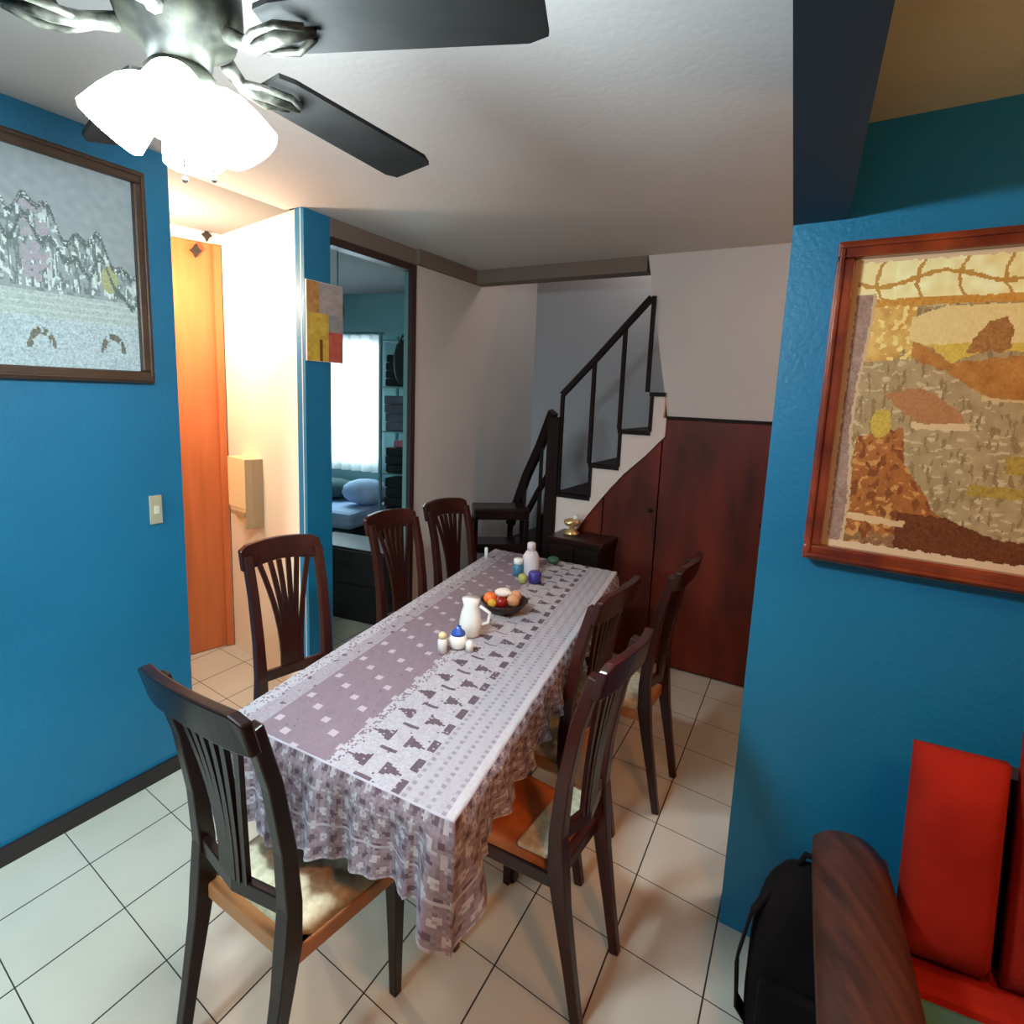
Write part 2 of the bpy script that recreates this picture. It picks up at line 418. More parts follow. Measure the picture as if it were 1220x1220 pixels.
# ------------------------------------------------------------------ orange door (thing part of the setting)
dr_o = structure(MB().prism([Dq(-0.78, 0.02), Dq(-0.005, 0.02), Dq(-0.005, 0.06), Dq(-0.78, 0.06)], 0.005, 2.355).build('door_2', 'orange_door_wood'))
MB().prism([Dq(-0.78, -0.004), Dq(-0.72, -0.004), Dq(-0.72, 0.02), Dq(-0.78, 0.02)], 0.005, 2.355).prism([Dq(-0.045, -0.0), Dq(-0.005, -0.0), Dq(-0.005, 0.02), Dq(-0.045, 0.02)], 0.005, 2.355).build('door_frame', 'orange_door_wood', dr_o)
def star(name, c, label):
    v = MB()
    p = [Dq(c[0] + 0.028 * math.cos(a) * (1 if k % 2 == 0 else .55), -0.012) for k, a in enumerate([i * PI / 4 for i in range(8)])]
    zz = [c[1] + 0.036 * math.sin(a) * (1 if k % 2 == 0 else .55) for k, a in enumerate([i * PI / 4 for i in range(8)])]
    front = [(q.x, q.y, z) for q, z in zip(p, zz)]; back = [(q.x + DN.x * .031, q.y + DN.y * .031, z) for q, z in zip(p, zz)]
    v.add(front + back, [tuple(range(8)), tuple(range(15, 7, -1))] + [(i, 8 + i, 8 + (i + 1) % 8, (i + 1) % 8) for i in range(8)])
    return tag(v.build(name, 'dark_base'), label, 'ornament')
star('door_ornament', (-0.133, 2.305), 'small dark flower ornament fixed on the face of the orange door')
star('door_ornament', (-0.078, 2.395), 'small dark ornament above the top edge of the orange door, near the ceiling')

# wall box on the corridor wall
def Ma(s, n=0.0): return M0 + MD * s - MN * n
ln = (M1 - M0).length
wb = empty('wall_box', 'cream paper-towel box on the bright corridor wall between orange door and blue strip', 'wall box')
s0 = 0.175; s1 = 0.40
pts = [Ma(s0, 0.0), Ma(s1, 0.0), Ma(s1, 0.09), Ma(s0 + .02, 0.09)]
v = [(p.x, p.y, z) for z in (0.93, 1.20) for p in pts]
v += [(*Ma(s0 + .08, 0.0), 0.845), (*Ma(s1, 0.0), 0.83), (*Ma(s1, 0.07), 0.83), (*Ma(s0 + .09, 0.07), 0.845)]
mesh_obj('housing', v, [(4, 5, 6, 7), (0, 1, 5, 4), (1, 2, 6, 5), (2, 3, 7, 6), (3, 0, 4, 7), (8, 9, 1, 0), (9, 10, 2, 1), (10, 11, 3, 2), (11, 8, 0, 3), (8, 9, 10, 11)], 'box_cream', wb)
MB().prism([Ma(s0 + .05, 0.05), Ma(s1 - .01, 0.05), Ma(s1 - .01, 0.096), Ma(s0 + .05, 0.096)], 0.885, 0.91).build('dispenser_slot', 'box_side', wb)
MB().prism([Ma(s1 + .002, 0.0), Ma(s1 + .02, 0.0), Ma(s1 + .02, 0.06), Ma(s1 + .002, 0.09)], 0.82, 1.20).build('side_shade', 'box_side', wb)  # darker strip added, shade on the box's side put into its colour

# light switch
sw = empty('light_switch', 'beige light switch plate on the blue wall below the framed picture', 'light switch')
MB().prism([La(.583, -.008), La(.628, -.008), La(.628, 0), La(.583, 0)], 1.055, 1.165).build('switch_plate', 'switch_plate', sw, bevel=0.002)
MB().prism([La(.597, -.014), La(.614, -.014), La(.614, -.008), La(.597, -.008)], 1.095, 1.125).build('switch_rocker', 'switch_rocker', sw)

# ------------------------------------------------------------------ pictures
def framed(nm, P, s0, s1, z0, z1, fw_, depth, fmat, label, cfun, pmat, nu, nv, cat='picture', slip=None):
    """P(s, n) plan function, n negative = into the room"""
    root = empty(nm, label, cat)
    m = MB()
    for a, b, c, d in ((s0, s1, z1 - fw_, z1), (s0, s1, z0, z0 + fw_), (s0, s0 + fw_, z0 + fw_, z1 - fw_), (s1 - fw_, s1, z0 + fw_, z1 - fw_)):
        m.prism([P(a, -depth), P(b, -depth), P(b, -0.002), P(a, -0.002)], c, d)
        # a raised inner lip gives the moulding its double line
    m2 = fw_ * 0.55
    m.build('frame', fmat, root, bevel=0.006)
    k = MB()
    for a, b, c, d in ((s0 + m2 * .35, s1 - m2 * .35, z1 - m2 * .8, z1 - m2 * .35), (s0 + m2 * .35, s1 - m2 * .35, z0 + m2 * .35, z0 + m2 * .8), (s0 + m2 * .35, s0 + m2 * .8, z0 + m2 * .8, z1 - m2 * .8), (s1 - m2 * .8, s1 - m2 * .35, z0 + m2 * .8, z1 - m2 * .8)):
        k.prism([P(a, -depth - .007), P(b, -depth - .007), P(b, -depth), P(a, -depth)], c, d)
    k.build('moulding', fmat, root, bevel=0.003)
    a0, a1, b0, b1 = s0 + fw_, s1 - fw_, z0 + fw_, z1 - fw_
    grid_paint('painting', lambda u, v: (*P(a0 + (a1 - a0) * u, -depth * .4), b0 + (b1 - b0) * v), nu, nv, cfun, pmat, root)
    return root

def lerp(a, b, t): return tuple(x + (y - x) * t for x, y in zip(a, b))
def city(u, v):
    # u 0..1 spans the whole picture; the photo shows the right-hand part (u > .5)
    i, j = int(u * 120), int(v * 90); n = .5 * sn(u * 130, v * 100) + .5 * hsh(int(u * 240), int(v * 180)); n2 = sn(u * 34, v * 26, 5)
    x = (u - .45) / .55                      # 0..1 over the seen part
    base = lerp(srgb(138, 152, 154), srgb(160, 176, 176), n)
    ridge = .90 - .36 * x + .05 * math.sin(x * 19) + .03 * math.sin(x * 43)
    if v > ridge: return lerp(srgb(146, 158, 160), srgb(160, 172, 174), n2)
    if v > ridge - .035 and n > .45: return srgb(88, 104, 102)
    if abs(v - (ridge - .14 + .04 * math.sin(x * 25))) < .018 and n > .35: return srgb(96, 112, 110)
    if v < .36 and v > .24:
        return lerp(srgb(150, 166, 164), srgb(204, 222, 214), n * .8 + (.2 if j % 3 == 0 else 0))
    if v <= .24:
        for c in (.05, .38, .82):
            r = math.hypot((x - c) / 1.0, (v - .10) / 1.1)
            if .050 < r < .082 and v > .09 and sn(x * 40, v * 40, 2) > .36: return lerp(srgb(84, 84, 72), srgb(132, 136, 124), n)
        return lerp(srgb(140, 160, 166), srgb(206, 226, 228), n)
    if math.hypot((x - .82) / .8, v - .47) < .07: return lerp(srgb(150, 158, 110), srgb(182, 188, 150), n)
    if math.hypot((x - .04) / .8, v - .5) < .08: return lerp(srgb(170, 190, 140), srgb(214, 226, 186), n)
    if .30 < x < .46 and v > .40 and n2 > .5: return lerp(srgb(150, 146, 154), srgb(182, 180, 188), n)
    if v > .38 and sn(x * 60, v * 16, 11) > .64: return lerp(srgb(96, 112, 110), srgb(130, 146, 144), n)
    if v > .38 and sn(x * 48, v * 22, 12) > .66: return lerp(srgb(196, 214, 208), srgb(226, 240, 232), n)
    if int(x * 34) % 3 == 0 and v > .40 and hsh(int(x * 34), int(v * 12)) > .6: return lerp(srgb(176, 192, 190), srgb(200, 216, 210), n)
    if n2 > .70: return lerp(srgb(112, 130, 130), srgb(130, 150, 150), n)
    if n2 < .24: return lerp(srgb(180, 200, 198), srgb(214, 232, 226), n)
    return base
framed('framed_picture', La, -0.33, 0.617, 1.588, 2.318, 0.042, 0.03, 'pic_frame_dark', 'wide dark-framed grey-green city drawing hanging on the left blue wall', city, 'painted_city', 240, 180)

def village(u, v):
    # the photo shows the left part only (u < .52)
    n = .6 * sn(u * 150, v * 120) + .4 * hsh(int(u * 300), int(v * 260)); n2 = sn(u * 38, v * 30, 3)
    u += .006 * (sn(u * 60, v * 60, 7) - .5); v += .010 * (sn(u * 60, v * 60, 8) - .5)
    X = 2.36 * u; Y = 1 - v                   # Y downwards, both about 0..1 in the seen part
    def mixn(a, b, k=n): return lerp(srgb(*a), srgb(*b), k)
    if X < .035 or Y > .975 or Y < .015: return srgb(226, 190, 150)
    if X < .13 + .02 * math.sin(Y * 9) and Y > .12:
        if X > .11 + .02 * math.sin(Y * 9): return srgb(206, 168, 128)
        return mixn((120, 82, 70), (186, 150, 128), .6 * n + .4 * n2)
    if Y < .16:
        if Y > .135: return mixn((190, 120, 40), (222, 160, 70))
        Xs = X + .05 * math.sin(Y * 22)
        if abs(Y - .075 - .02 * math.sin(X * 9)) < .007 or int((Xs + .03) * 4.3) != int((Xs + .05) * 4.3): return srgb(196, 140, 62)
        return mixn((236, 196, 110), (255, 246, 190), .35 + .65 * n2 * (1 if X > .25 else .5))  # pale stones, brightened so lamp glare along the top is in the colour
    if inside(X, Y, [(.38, .20), (.56, .165), (1.1, .165), (2, .18), (2, .33), (1.0, .31), (.80, .31), (.62, .345), (.52, .30), (.38, .27)]):
        if inside(X, Y, [(.70, .31), (.74, .26), (.80, .215), (.88, .205), (.93, .25), (.92, .30), (.88, .32)]): return mixn((140, 84, 40), (190, 130, 70))
        if Y > .285: return mixn((206, 160, 60), (232, 196, 90))
        return mixn((230, 192, 120), (240, 208, 146))
    if X < .40 and Y < .34 and sn(u * 60, v * 50, 25) > .62: return mixn((232, 190, 96), (250, 226, 150))
    if X < .40 and Y < .34 and not inside(X, Y, [(.30, .34), (.36, .30), (.4, .34)]):
        return mixn((196, 124, 48), (240, 196, 110), n2 * .7 + n * .3)
    if inside(X, Y, [(.4, .26), (.62, .345), (1.2, .31), (2, .36), (2, .46), (.86, .455), (.74, .42), (.6, .37), (.40, .33)]):
        return mixn((150, 82, 30), (206, 140, 66), .5 * n + .5 * n2)
    if inside(X, Y, [(.25, .45), (.48, .425), (.72, .50), (.76, .54), (.50, .545)]): return mixn((168, 104, 56), (190, 130, 84))
    if abs(Y - (.55)) < .012 and .46 < X < .78: return srgb(222, 184, 136)
    if abs(Y - (.455)) < .01 and X > .82: return srgb(214, 174, 120)
    if math.hypot((X - .28) / 1.3, Y - .55) < .05: return mixn((180, 140, 50), (222, 184, 80))
    if abs(Y - .75) < .018 and X > .82 or (abs(Y - .66) < .03 and X > 1.0): return mixn((150, 112, 40), (196, 160, 70))
    if inside(X, Y, [(.14, .60), (.42, .56), (.45, .68), (.56, .75), (.66, .84), (1.0, .90), (2, .9), (2, 1), (0, 1), (.05, .93), (.14, .80)]):
        if abs(Y - (.885 + .03 * (X - .3))) < .012 and .12 < X < .5: return srgb(220, 178, 128)
        if Y > .85 and X > .45: return mixn((84, 34, 12), (128, 66, 28))
        if sn(u * 70, v * 40, 23) > .68: return mixn((118, 58, 22), (146, 80, 34))
        if sn(u * 50, v * 60, 24) > .72: return mixn((196, 130, 64), (214, 150, 84))
        if Y > .93: return mixn((120, 74, 40), (170, 122, 80))
        return mixn((146, 76, 28), (186, 112, 52), .5 * n + .5 * n2)
    if sn(u * 90, v * 24, 21) > .70: return mixn((136, 104, 62), (160, 126, 84))
    if sn(u * 30, v * 90, 22) > .72: return mixn((196, 166, 120), (214, 186, 142))
    return mixn((158, 126, 84), (190, 158, 112), .6 * n2 + .4 * n)
framed('framed_painting', Ba, 0.112, 1.0, 1.205, 1.998, 0.040, 0.045, 'pic_frame_red', 'large red-brown framed golden village painting on the right blue wall above the sofa', village, 'painted_village', 300, 260)

# poster hung at the corner of the blue strip
def poster(u, v):
    n = hsh(int(u * 12), int(v * 18))
    if v > .62: return lerp(srgb(150, 140, 140), srgb(170, 158, 152), n) if u > .35 else lerp(srgb(186, 140, 84), srgb(170, 110, 60), n)
    if u < .55 and v < .66:
        return srgb(110, 70, 30) if (.36 < u < .42 and v < .3) else lerp(srgb(186, 150, 60), srgb(212, 176, 70), n)
    if v < .38: return lerp(srgb(190, 96, 78), srgb(180, 80, 66), n)
    return lerp(srgb(132, 132, 132), srgb(152, 146, 144), n)
po = empty('hanging_poster', 'small yellow, red and grey paper poster hung on the blue strip beside the bedroom doorway', 'poster')
MB().prism([La(1.335, -.012), La(1.565, -.012), La(1.565, -.004), La(1.335, -.004)], 1.722, 2.098).build('board', 'pink_white', po)
grid_paint('print', lambda u, v: (*La(1.337 + .226 * u, -.0135), 1.725 + .37 * v), 12, 18, poster, 'painted_poster', po)

# ------------------------------------------------------------------ staircase
st = empty('staircase', 'white stepped staircase with dark wooden rail rising to the right behind the table', 'staircase', (*Wa(-.8), 0))
def keep(o, root):
    o.parent = root; o.matrix_parent_inverse = Matrix.Translation(-Vector(root.location)); return o
risers = [ux(.300), ux(.505), ux(.658), ux(.812), ux(.872)]
levels = [.985, 1.195, 1.418, 1.645]
low = [(-1.0 - .0, .60), ]
# stringer face (the white saw-tooth)
sp = [(risers[0], .985)]
for k in range(4):
    sp += [(risers[k], levels[k]), (risers[k + 1], levels[k])]
sp = sp[1:] + [(risers[4], 1.50), (ux(.885), 1.50), (ux(.885), 1.395), (ux(.796), 1.277), (ux(.691), 1.159), (ux(.613), 1.05), (ux(.529), .921), (ux(.43), .75), (ux(.41), .56), (risers[0], .56)]
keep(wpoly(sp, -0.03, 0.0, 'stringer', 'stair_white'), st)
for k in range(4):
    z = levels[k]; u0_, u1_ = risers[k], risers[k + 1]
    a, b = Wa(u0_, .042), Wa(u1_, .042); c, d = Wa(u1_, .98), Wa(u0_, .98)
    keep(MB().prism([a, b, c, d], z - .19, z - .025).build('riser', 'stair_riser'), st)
    a, b = Wa(u0_ - .02, -.04), Wa(u1_ + .0, -.04); c, d = Wa(u1_, .98), Wa(u0_ - .02, .98)
    keep(MB().prism([a, b, c, d], z - .024, z).build('tread', 'rail_wood'), st)
    if k: keep(MB().prism([Wa(u0_ - .014, -.042), Wa(u0_ + .006, -.042), Wa(u0_ + .006, .0), Wa(u0_ - .014, .0)], levels[k - 1], z - .02).build('riser_trim', 'rail_wood'), st)
# lower steps turning towards the back
for k in range(4):
    z = .79 - .2 * k; off = .20 + .22 * k
    keep(MB().prism([Wa(risers[0] - off, .12), Wa(risers[0], .12), Wa(risers[0], .98), Wa(risers[0] - off, .98)], z - .19, z).build('tread', 'rail_wood'), st)
# handrail, balusters
rail = [(ux(.308), 1.613), (ux(.483), 1.823), (ux(.62), 1.995), (ux(.766), 2.178)]
keep(MB().sweep([(*Wa(u, -.02), z) for u, z in rail], (*WN, 0), .018, .016).build('handrail', 'rail_wood'), st)
for x, zt, zb in ((.310, 1.61, .985), (.485, 1.82, 1.195), (.642, 2.02, 1.418), (.778, 2.185, 1.645)):
    q = Wa(ux(x), -.02)
    keep(MB().sweep([(q.x, q.y, zb), (q.x, q.y, zt)], (*WD, 0), .011, .011).build('baluster', 'rail_wood'), st)
q = Wa(ux(.27), -.03)
nw = keep(MB().box(q.x - .04, q.x + .035, q.y - .035, q.y + .035, 0.0, 1.47).build('newel_post', 'rail_wood', bevel=.006), st)
keep(MB().sweep([(q.x - .01, q.y, 1.50), (.18, 3.80, 1.27), (.10, 3.90, 1.05), (.035, 3.97, .82), (.0, 4.0, .68)], (0.6, 0.8, 0), .02, .028).build('handrail', 'rail_wood'), st)
keep(MB().sweep([(q.x - .01, q.y, 1.12), (.18, 3.80, .96), (.10, 3.90, .76)], (0.6, 0.8, 0), .014, .016).build('lower_rail', 'rail_wood'), st)
for x, y, z0, z1 in ((.19, 3.79, .3, 1.27), (.09, 3.91, .2, 1.0)):
    keep(MB().sweep([(x, y, z0), (x, y, z1)], (1, 0, 0), .013, .013).build('baluster', 'rail_wood'), st)
keep(MB().box(-.02, .02, 3.98, 4.02, 0.0, .74).build('newel_post', 'rail_wood'), st)

# wood panelling under the stair
def panel(pts, nm='panel'): return wpoly(pts, -0.010, 0.04, nm, 'panel_wood')
up_ = empty('under_stair_cupboard', 'dark red-brown wooden cupboard panelling filling the space under the stairs', 'cupboard', (*Wa(0.2), 0))
xs = [(.425, .86), (.50, .91), (.60, 1.03), (.70, 1.17), (.80, 1.335), (.885, 1.495)]
keep(wpoly([(ux(.43), 0.01), (ux(.43), .745), (ux(.529), .916), (ux(.575), .988), (ux(.575), 0.01)], -0.01, .03, 'side_panel', 'panel_wood', bevel=.003), up_)
keep(wpoly([(ux(.580), 0.01), (ux(.580), .995), (ux(.613), 1.045), (ux(.691), 1.154), (ux(.796), 1.272), (ux(.868), 1.368), (ux(.868), 0.01)], -0.012, .03, 'door', 'panel_wood', bevel=.003), up_)
keep(wpoly([(ux(.873), 0.01), (ux(.873), 1.373), (ux(.887), 1.39), (ux(.887), 1.493), (ux(1.40), 1.493), (ux(1.40), 0.01)], -0.01, .03, 'door', 'panel_wood', bevel=.003), up_)
keep(wpoly([(ux(1.405), 0.01), (ux(1.405), 1.493), (2.6, 1.493), (2.6, 0.01)], -0.01, .03, 'door', 'panel_wood', bevel=.003), up_)
for x in (.84, 1.37):
    q = Wa(ux(x), -.02)
    keep(MB().blob((q.x, q.y, .95), .014).build('knob', 'dark_mahogany', smooth=True), up_)

# ------------------------------------------------------------------ small furniture at the stair foot
cb = empty('side_cabinet', 'small dark wooden cabinet against the under-stair panelling with a shiny ornament on it', 'cabinet', (*Wa(ux(.52), -.14), 0), math.radians(-30))
MB().box(-.165, .165, -.12, .10, .06, .735).build('body', 'dark_mahogany', cb, bevel=.004)
MB().box(-.18, .18, -.135, .11, .735, .76).build('top', 'mahogany', cb, bevel=.004)
for sx in (-1, 1):
    dd = MB().box(min(sx * .003, sx * .155), max(sx * .003, sx * .155), -.132, -.1205, .10, .71).build('door', 'dark_mahogany', cb, bevel=.003)
    MB().blob((sx * .03, -.139, .45), .009).build('knob', 'gold', dd, smooth=True)
for sx in (-1, 1):
    for y in (-.10, .08): MB().box(sx * .145 - .015, sx * .145 + .015, y - .015, y + .015, 0, .06).build('leg', 'dark_mahogany', cb)
q = Wa(ux(.455), -.15)
gd = empty('gilt_ornament', 'shiny gold and white ornament standing on the small dark cabinet', 'ornament', (q.x, q.y, .7605))
MB().lathe([(.045, 0), (.05, .012), (.02, .03), (.012, .05)]).build('base', 'gold', gd, smooth=True)
MB().blob((0, 0, .075), (.05, .04, .028), wob=.12).build('dish', 'gold', gd, smooth=True)
MB().blob((.02, -.01, .11), (.018, .018, .018)).build('finial', 'ceramic_white', gd, smooth=True)

ct = empty('console_table', 'low dark wooden console table standing left of the stair foot', 'table', (-.05, 3.68, 0), math.radians(8))
MB().box(-.20, .16, -.10, .12, .80, .875).build('tabletop', 'dark_mahogany', ct, bevel=.012)
MB().box(-.19, .15, -.09, .11, .58, .64).build('shelf', 'dark_mahogany', ct, bevel=.004)
for x in (-.185, .145):
    for y in (-.085, .105): MB().box(x - .014, x + .014, y - .014, y + .014, 0, .80).build('leg', 'dark_mahogany', ct)

# ------------------------------------------------------------------ dining table and cloth
T0 = Vector((-.700, 1.352)); E1 = Vector((.612, -.330)); E2 = Vector((.622, 1.695))
LA, LB = E1.length, E2.length
def Tp(a, b): return T0 + E1 * (a / LA) + E2 * (b / LB)
tb = empty('dining_table', 'long dark wooden dining table under the lace cloth', 'table', (*Tp(LA / 2, LB / 2), 0))
keep(MB().prism([Tp(.01, .01), Tp(LA - .01, .01), Tp(LA - .01, LB - .01), Tp(.01, LB - .01)], .725, .752).build('tabletop', 'mahogany', bevel=.006), tb)
keep(MB().prism([Tp(.06, .22), Tp(LA - .06, .22), Tp(LA - .06, LB - .15), Tp(.06, LB - .15)], .64, .725).build('apron', 'dark_mahogany'), tb)
for a, b in ((.10, .42), (LA - .10, .66), (.12, LB - .52), (LA - .10, LB - .2)):
    q = Tp(a, b)
    keep(MB().sweep([(q.x, q.y, 0), (q.x, q.y, .06), (q.x, q.y, .35), (q.x, q.y, .70)], (*E1.normalized(), 0), [.018, .022, .042, .045], [.018, .022, .034, .045]).build('leg', 'dark_mahogany', bevel=.004), tb)

def cloth_colour(a, b, skirt=0.0):
    """a across 0..LA, b along 0..LB in metres (both run on over the edge)"""
    i, j = int(math.floor(a / .011)), int(math.floor(b / .011)); n = .55 * hsh(int(a / .0055), int(b / .0055)) + .45 * sn(a * 150, b * 150); n2 = sn(a * 45, b * 45, 9)
    srgb = lambda r_, g_, b_: globals()['srgb'](r_ * .80, g_ * .80, b_ * .80)
    mauve = lerp(srgb(150, 128, 142), srgb(172, 154, 166), n)
    white = lerp(srgb(196, 192, 204), srgb(228, 226, 234), n)
    dark = lerp(srgb(104, 88, 100), srgb(128, 112, 124), n)
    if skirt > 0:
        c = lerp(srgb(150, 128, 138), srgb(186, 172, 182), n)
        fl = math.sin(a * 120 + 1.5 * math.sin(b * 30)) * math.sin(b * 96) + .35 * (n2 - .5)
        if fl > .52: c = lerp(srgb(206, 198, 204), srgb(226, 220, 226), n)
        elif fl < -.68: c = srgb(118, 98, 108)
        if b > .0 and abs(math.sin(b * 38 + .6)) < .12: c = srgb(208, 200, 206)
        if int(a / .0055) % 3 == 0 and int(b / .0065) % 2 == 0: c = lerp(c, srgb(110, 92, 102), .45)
        return c
    if a < .045 or b < .0: return white if n > .3 else mauve
    if a < .10: return dark if (n2 > .8) else (lerp(mauve, white, .55))
    if a < .34:
        if (j + 3 * (i // 5)) % 11 in (0, 1) and i % 5 in (0, 1): return srgb(222, 208, 220)
        if n > .93: return dark
        return lerp(mauve, srgb(164, 146, 158), n2)
    if a < .37: return white if n > .4 else mauve
    if a < .53:
        # lace band with dark bow-ties
        ph = (b / .105) % 1.0; q = abs((a - .45) / .08)
        if abs(ph - .5) < .30 * (1 - q) and q > .25 and n > .2: return dark
        if abs(ph) < .08 and q < .3: return dark
        return dark if n > .90 else white
    if a < .555: return dark if ((j % 7) < 4 and n > .15) else white
    if a > LA - .02: return lerp(white, srgb(240, 236, 242), .5)
    return lerp(srgb(168, 162, 174), srgb(186, 182, 194), n2) if (i % 3 == 0 and j % 2 == 0) else lerp(white, srgb(206, 204, 216), n)

def tablecloth():
    nu, nv, ns = 128, 328, 36
    verts = []; faces = []; cols = []; idx = {}
    Z = .757
    for j in range(nv + 1):
        for i in range(nu + 1):
            p = Tp(LA * i / nu, LB * j / nv); idx[(i, j)] = len(verts); verts.append((p.x, p.y, Z + .0012 * math.sin(i * .7) * math.sin(j * .31)))
    for j in range(nv):
        for i in range(nu):
            faces.append((idx[(i, j)], idx[(i + 1, j)], idx[(i + 1, j + 1)], idx[(i, j + 1)])); cols.append(cloth_colour(LA * (i + .5) / nu, LB * (j + .5) / nv))
    ring = [(i, 0) for i in range(nu)] + [(nu, j) for j in range(nv)] + [(i, nv) for i in range(nu, 0, -1)] + [(0, j) for j in range(nv, 0, -1)]
    n = len(ring)
    e1 = E1.normalized(); e2 = E2.normalized()
    def outward(k):
        # corner-rounded outward direction
        acc = Vector((0, 0))
        for d in range(-6, 7):
            i, j = ring[(k + d) % n]
            if j == 0 and 0 < i < nu: acc -= Vector((-e1.y, e1.x))
            elif j == nv and 0 < i < nu: acc += Vector((-e1.y, e1.x))
            elif i == nu and 0 < j < nv: acc += Vector((e2.y, -e2.x))
            elif i == 0 and 0 < j < nv: acc -= Vector((e2.y, -e2.x))
        return acc.normalized()
    def drop(k):
        i, j = ring[k]; a = LA * i / nu; b = LB * j / nv
        d = .125
        if j == 0: d = .22 + .03 * math.sin(a * 9)
        for ca, cb2, extra, fall in ((LA, 0, .315, .12), (0, 0, .27, .12), (LA, LB, .25, .10), (0, LB, .25, .10)):
            r = math.hypot(a - ca, b - cb2)
            d = max(d, extra - (extra - .12) * (r / fall) ** 1.1 if r < fall else 0)
        return d
    prev = [idx[q] for q in ring]
    for s in range(1, ns + 1):
        t = s / ns; cur = []
        for k in range(n):
            i, j = ring[k]; b0 = Vector(verts[idx[(i, j)]][:2]); o = outward(k); D = drop(k)
            arc = k * .0055
            fold = .014 * t * math.sin(arc * 42) + .006 * t * math.sin(arc * 97 + 1)
            corner = min(math.hypot(LA * i / nu - ca, LB * j / nv - cb2) for ca, cb2 in ((LA, 0), (0, 0), (LA, LB), (0, LB)))
            if corner < .10: fold += .020 * t * math.cos(arc * 75)
            out = .012 * min(1, t * 6) + .020 * t + fold
            p = b0 + o * out
            z = Z - D * t if s > 1 else Z - .004
            cur.append(len(verts)); verts.append((p.x, p.y, z))
        for k in range(n):
            k2 = (k + 1) % n
            faces.append((prev[k], cur[k], cur[k2], prev[k2]))
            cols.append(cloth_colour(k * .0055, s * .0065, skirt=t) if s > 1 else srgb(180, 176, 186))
        prev = cur
    me = bpy.data.meshes.new('tablecloth'); me.from_pydata(verts, [], faces)
    ca = me.color_attributes.new('paint', 'FLOAT_COLOR', 'CORNER'); dat = []
    for c in cols: dat += [c[0], c[1], c[2], 1.0] * 4
    ca.data.foreach_set('color', dat); me.update()
    for p in me.polygons: p.use_smooth = True
    o = bpy.data.objects.new('tablecloth', me); COL.objects.link(o); me.materials.append(MATS['painted_cloth'])
    return tag(o, 'mauve and white lace tablecloth with diamond pattern draped over the dining table', 'tablecloth')
tablecloth()

# ------------------------------------------------------------------ chairs
def make_chair(w_, wood, seat_m, label):
    t = empty('dining_chair', label, 'chair')
    t['group'] = 'mahogany dining chairs around the lace-covered table'
    hw = w_ / 2; SH = .42
    prof = [(-.075, 0), (-.045, .16), (-.015, .32), (0, SH), (.006, .52), (-.004, .66), (-.030, .82), (-.070, .965)]
    for sx in (-1, 1):
        path = [(sx * (hw - .018 - .010 * (1 - z / .97)), y, z) for y, z in prof]
        MB().sweep(path, (1, 0, 0), [.013, .014, .017, .020, .019, .017, .016, .016], [.014, .016, .020, .024, .020, .018, .017, .016]).build('back_post', wood, t, bevel=.004)
    # crest rail, bowed backwards and gently arched
    N = 12; v = []; f = []
    for i in range(N + 1):
        q = -1 + 2 * i / N; x = hw * q * 1.02; bow = -.028 * (1 - q * q); zt = 1.0 + .014 * (1 - q * q) - (.012 if abs(q) > .95 else 0); zb = .922 + .008 * math.cos(q * PI)
        v += [(x, -.062 + bow, zb), (x, -.080 + bow, zt), (x, -.106 + bow, zt), (x, -.086 + bow, zb)]
    for i in range(N):
        for k in range(4):
            a = 4 * i + k; b = 4 * i + (k + 1) % 4; f.append((a, b, b + 4, a + 4))
    f += [(3, 2, 1, 0), tuple(4 * N + k for k in range(4))]
    mesh_obj('crest_rail', v, f, wood, t, bevel=.005)
    MB().sweep([(-hw + .02, .004, .515), (0, -.016, .505), (hw - .02, .004, .515)], (0, 0, 1), .020, .010).build('lower_back_rail', wood, t, bevel=.003)
    # curved slats: gathered at the bottom, spreading to the crest
    for q in (-.62, -.34, -.12, .12, .34, .62):
        path = []
        for k in range(9):
            s = k / 8; z = .52 + (.935 - .52) * s
            x = hw * q * (.38 + .10 * math.sin(s * PI) * -1 + .62 * s ** 1.4)
            y = -.006 - .014 * (1 - q * q) + (-.055) * s ** 1.8
            path.append((x, y, z))
        MB().sweep(path, (1, 0, 0), .0085, .006).build('slat', wood, t)
    # seat frame and cushion
    D = .335; fw2 = hw + .012
    pl = [(-hw + .012, .0), (hw - .012, .0), (fw2, D), (-fw2, D)]
    MB().prism(pl, SH - .055, SH - .012).build('seat_frame', 'seat_edge_wood' if seat_m == 'seat_fabric' else wood, t, bevel=.006)
    N = 10; v = []; f = []
    for j in range(N + 1):
        for i in range(N + 1):
            u, q = i / N, j / N; ww = (hw - .012) + (fw2 - hw + .012) * q
            x = (2 * u - 1) * (ww - .004); y = .026 + (D - .03) * q
            dome = (1 - (2 * u - 1) ** 4) * (1 - (2 * q - 1) ** 4)
            v.append((x, y, SH - .012 + .030 * dome ** .5))
    for j in range(N):
        for i in range(N): f.append((j * (N + 1) + i, j * (N + 1) + i + 1, (j + 1) * (N + 1) + i + 1, (j + 1) * (N + 1) + i))
    f.append(tuple([i for i in range(N + 1)][::-1] + [(j) * (N + 1) for j in range(1, N + 1)] + [N * (N + 1) + i for i in range(1, N + 1)] + [j * (N + 1) + N for j in range(N - 1, 0, -1)]))
    mesh_obj('seat', v, f, seat_m, t, smooth=True)
    for sx in (-1, 1):
        MB().sweep([(sx * (fw2 - .022), D - .02, 0), (sx * (fw2 - .022), D - .022, .18), (sx * (fw2 - .022), D - .026, SH - .02)], (1, 0, 0), [.012, .015, .020], [.012, .015, .020]).build('leg', wood, t, bevel=.003)
    return t
